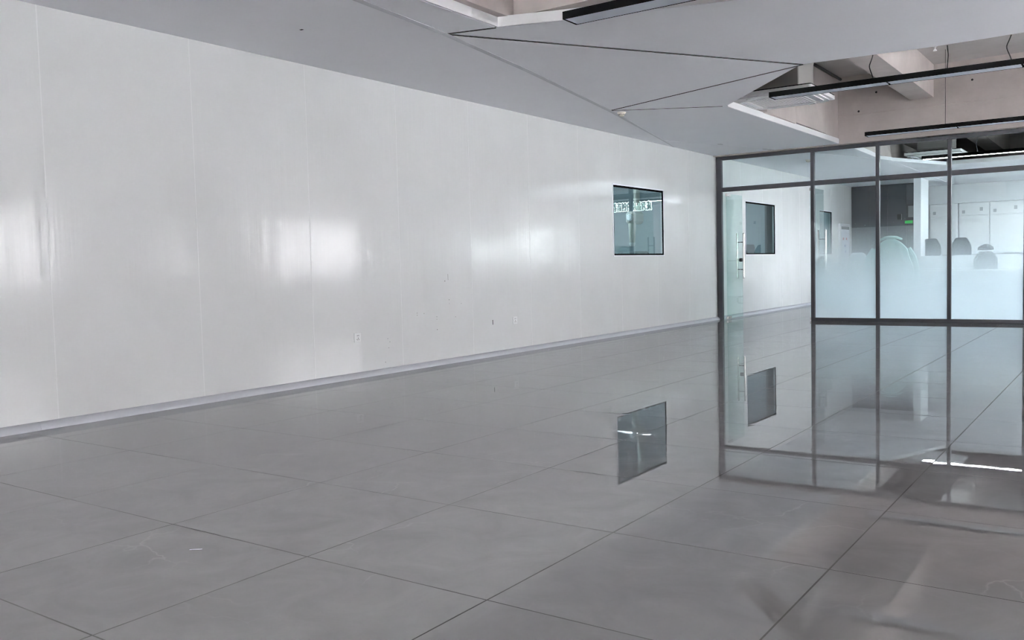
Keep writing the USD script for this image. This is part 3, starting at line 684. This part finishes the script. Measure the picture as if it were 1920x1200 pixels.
t = thing('jacket', 'pale mint green jacket draped over the chair close behind the frosted glass', 'jacket', (-3.50, 16.36, 0), 10)
obj('body', jacket(), 'jacket', t, smooth=60)
obj('collar', MB().tube([(-0.17, 0.0, 1.325), (-0.09, -0.07, 1.355), (0.0, -0.085, 1.362), (0.09, -0.07, 1.355), (0.17, 0.0, 1.325)], [0.018, 0.026, 0.028, 0.026, 0.018]), 'jacket', t)
obj('sleeve', MB().tube([(0.27, 0.0, 1.16), (0.345, -0.02, 1.02), (0.39, -0.03, 0.86), (0.40, -0.03, 0.66), (0.39, -0.02, 0.52)], [0.05, 0.06, 0.058, 0.052, 0.046], 10), 'jacket', t)
obj('sleeve', MB().tube([(-0.27, 0.0, 1.16), (-0.345, -0.02, 1.02), (-0.39, -0.03, 0.86), (-0.40, -0.03, 0.66), (-0.39, -0.02, 0.52)], [0.05, 0.06, 0.058, 0.052, 0.046], 10), 'jacket', t)

# framed notice board on the wall past the third window
t = thing('notice_board', 'white framed notice sheet hanging on the panel wall past the last window', 'notice board', (WX, 22.63, 0.885))
obj('board_frame', MB().prism(sbox(0, 0, 0.88, 1.0).difference(sbox(0.08, 0.03, 0.85, 0.93)), 0.0005, 0.05, 'x'), 'alu', t, smooth=False)
obj('header_strip', MB().box(0.001, 0.035, 0.081, 0.849, 0.86, 0.9295), 'greypanel', t, smooth=False)
obj('sheet', MB().box(0.001, 0.03, 0.081, 0.849, 0.031, 0.8595), 'paper', t, smooth=False)
for a, z, mt in ((0.28, 0.60, 'print_red'), (0.56, 0.60, 'print_red'), (0.42, 0.42, 'print_blue'), (0.46, 0.28, 'print_blue')):
    obj('printed_mark', MB().box(0.0302, 0.0308, a, a + 0.12, z, z + 0.055), mt, t, smooth=False)
# exit sign and dark box on the far boards
t = thing('exit_sign', 'small glowing green exit sign beside the white column at the back of the office', 'sign', (-4.68, 23.84, 1.885))
obj('casing', MB().box(-0.10, 0.10, -0.03, -0.0005, -0.045, 0.045, 0.004), 'plastic', t)
obj('lit_face', MB().box(-0.09, 0.09, -0.033, -0.0305, -0.035, 0.035), 'exit', t, smooth=False)
t = thing('picture_frame', 'dark framed pale board above the green exit sign', 'picture frame', (-4.55, 23.84, 2.14))
obj('frame', MB().prism(sbox(-0.20, -0.19, 0.20, 0.19).difference(sbox(-0.15, -0.14, 0.15, 0.14)), -0.03, -0.0005, 'y'), 'plastic', t, smooth=False)
obj('board', MB().box(-0.149, 0.149, -0.02, -0.0005, -0.139, 0.139), 'greypanel', t, smooth=False)
t = thing('control_box', 'small black control box on the boards coloured as an unlit corridor at the back of the office', 'control box', (-4.90, 23.84, 2.02))
obj('box_body', MB().box(-0.055, 0.055, -0.05, -0.0005, -0.075, 0.075, 0.006), 'plastic', t)
obj('box_cover', MB().box(-0.04, 0.04, -0.054, -0.0502, -0.06, 0.06, 0.001), 'hole', t)
# flexible cables above the office ceiling strip
t = thing('cable_bundle', 'loose grey cables coiled above the office ceiling, seen through the top pane', 'cables', (-4.35, 19.2, 2.95))
for k in range(4):
    obj('cable_loop', MB().tube([(-0.25 + 0.08 * k, 0.1 * k, 0.012), (-0.2 + 0.1 * k, 0.05 * k, 0.25 + 0.05 * k), (0.0 + 0.08 * k, -0.05, 0.42 - 0.05 * k), (0.14 + 0.03 * k, -0.08, 0.2), (0.2 + 0.02 * k, -0.1, 0.05)], 0.014), 'duct' if k % 2 else 'greypanel', t)

# halo-lit lettering hung in the office (seen mirrored in the first dark window)
G = {  # strokes on a 10 x 10 square, y up
 'cheng': [[(1.5, 8), (8.5, 8)], [(2, 8), (2, 4), (1, .5)], [(2, 5.2), (4.5, 5.2), (4.3, 2.2), (3.5, 2.4)], [(5.5, 9.8), (5.9, 5), (7.2, 2), (9, .5), (9.2, 2.2)], [(8.2, 5.8), (6.6, 3), (4.8, .6)], [(7.2, 9.6), (8.2, 8.8)]],
 'wei': [[(2.5, 9.2), (3.4, 8)], [(1.2, 6.8), (8.2, 6.8), (7.8, .8), (6.5, 1.4)], [(4.8, 9.6), (4.6, 5), (1.2, .6)], [(4.8, 4.6), (5.8, 3.2)]],
 'pin': [[(3, 9.4), (7, 9.4), (7, 6), (3, 6), (3, 9.4)], [(1, 4.6), (4.4, 4.6), (4.4, .6), (1, .6), (1, 4.6)], [(5.6, 4.6), (9, 4.6), (9, .6), (5.6, .6), (5.6, 4.6)]],
 'zhi': [[(8, 9.6), (2.2, 9), (1.8, 4), (.8, .6)], [(2.2, 7.4), (9, 7.4)], [(5.4, 9), (5.2, 6)], [(3.4, 2.4), (3.4, 5.8), (7.8, 5.8), (7.8, 2.4)], [(5.6, 4.8), (5.2, 2), (3, .4)], [(6.4, 2), (8.8, .4)]],
 'de': [[(2.6, 9.8), (2, 8)], [(1, 8), (4.4, 8), (4.4, .8), (1, .8), (1, 8)], [(1, 4.4), (4.4, 4.4)], [(6.6, 9.8), (5.4, 6.8)], [(6, 8), (9.2, 8), (8.8, .8), (7.4, 1.2)], [(6.2, 5.4), (7.2, 4)]],
 'chuang': [[(3.4, 9.8), (.8, 6)], [(3.4, 9.6), (6, 6.8)], [(2, 6), (4.8, 6), (4.6, 3.8)], [(2, 6), (2, 1), (5.2, 1), (5.4, 2.4)], [(7, 8.6), (7, 3)], [(9, 9.8), (9, .6), (7.6, 1)]],
 'zao': [[(1, 9), (2.2, 7.8)], [(1, 6), (2.4, 6), (2.2, 2.4), (.8, 1.2)], [(2.2, 2.2), (4, .8), (9.6, .6)], [(5, 9.4), (4, 7.4)], [(4.4, 8.2), (9, 8.2)], [(6.6, 9.8), (6.6, 6)], [(3.6, 6), (9.4, 6)], [(4.8, 4.6), (8.4, 4.6), (8.4, 2.2), (4.8, 2.2), (4.8, 4.6)]],
 'zhe': [[(2.4, 8.4), (7, 8.4)], [(4.6, 9.9), (4.6, 6.4)], [(1, 6.4), (9, 6.4)], [(8.4, 9.2), (1.2, 3.2)], [(3.2, 4.6), (7.4, 4.6), (7.4, .4), (3.2, .4), (3.2, 4.6)], [(3.2, 2.5), (7.4, 2.5)]]}
sign = thing('illuminated_sign', 'white halo-lit lettering sign hung in the office, mirrored in the first dark window', 'sign', (-1.34, 22.0, 2.47))
sc, adv = 0.0150, 0.149
halo = []
for k, ch in enumerate(['cheng', 'wei', 'pin', 'zhi', 'de', 'chuang', 'zao', 'zhe']):
    g = unary_union([LineString(s) for s in G[ch]])
    g = affinity.translate(affinity.scale(g, sc * 0.92, sc * 1.55, origin=(0, 0)), k * adv, 0)
    obj('character', MB().prism(g.buffer(0.0085, cap_style=2).simplify(0.001), -0.05, -0.015, 'y'), 'letter', sign, smooth=False)
    halo.append(g.buffer(0.028))
hp = unary_union(halo).simplify(0.003)
hp = unary_union([Polygon(g.exterior) for g in getattr(hp, 'geoms', [hp])])
obj('glowing_backplate', MB().prism(hp, -0.012, 0.0, 'y'), 'halo', sign, smooth=False, label='white glowing backing outline')
for x in (0.1, 1.05): obj('hanging_rod', MB().tube([(x, 0.012, 0.1), (x, 0.012, 0.3), (x, 0.012, CZ - 2.47 + 0.003)], 0.006), 'steel', sign)

# articulated arm in the workroom behind the first window
t = thing('robot_arm', 'cream jointed robot arm hanging in the workroom behind the first dark window', 'robot arm', (WX - 0.62, 13.08, 0))
obj('mounting_post', MB().tube([(0, 0, 2.7995), (0, 0, 2.3), (0, 0, 1.84)], 0.05, 16), 'arm', t)
obj('shoulder', MB().box(-0.09, 0.09, -0.25, 0.09, 1.66, 1.86, 0.04), 'arm', t)
obj('joint_cap', MB().tube([(0.0, -0.25, 1.76), (0.0, -0.275, 1.76), (0.0, -0.29, 1.76)], [0.055, 0.055, 0.04], 16), 'white', t)
obj('forearm', MB().tube([(0, -0.17, 1.67), (0, -0.175, 1.5), (0, -0.18, 1.36)], [0.062, 0.055, 0.045], 16), 'arm', t)
obj('wrist', MB().tube([(0, -0.18, 1.36), (0, -0.18, 1.33), (0, -0.18, 1.30)], [0.05, 0.05, 0.036], 16), 'white', t)
t = thing('machine', 'dark rounded machine low behind the first dark window', 'machine', (WX - 0.75, 13.15, 0))
obj('machine_body', MB().box(-0.3, 0.3, -0.45, 0.45, 0.0, 1.05, 0.06), 'teal_dark', t)
obj('machine_hood', MB().box(-0.22, 0.22, -0.25, 0.3, 1.0505, 1.22, 0.07), 'teal_dark', t)
t = thing('curtain', 'dark hanging curtain behind the doorway window', 'curtain', (WX - 0.5, 18.40, 0))
cv = [(0.03 * math.sin(k * 1.3), 0.40 + k * 0.05) for k in range(0, 15)]
obj('cloth', MB().prism(LineString([(a, b) for a, b in cv]).buffer(0.006), 0.6, 2.7), 'teal_dark', t)
t = thing('swivel_chair', 'dark chair back showing low in the doorway window', 'chair', (WX - 0.6, 18.02, 0))
obj('chair_back', MB().prism(rrect(-0.30, 0.34, 0.85, 1.36, 0.08), -0.03, 0.03, 'x'), 'teal_dark', t)
obj('chair_seat', MB().prism(rrect(-0.5, 0.04, -0.24, 0.24, 0.06), 0.44, 0.5), 'teal_dark', t)
obj('chair_stem', MB().tube([(-0.2, 0, 0.05), (-0.2, 0, 0.2), (-0.2, 0, 0.44)], 0.03), 'teal_dark', t)
obj('chair_spine', MB().tube([(-0.03, 0, 0.47), (0.05, 0, 0.6), (0.045, 0, 0.9)], 0.02), 'teal_dark', t)
obj('chair_base', MB().lathe([(0, 0.0), (0.26, 0.0), (0.25, 0.03), (0.05, 0.06), (0, 0.06)], (-0.2, 0, 0)), 'teal_dark', t)
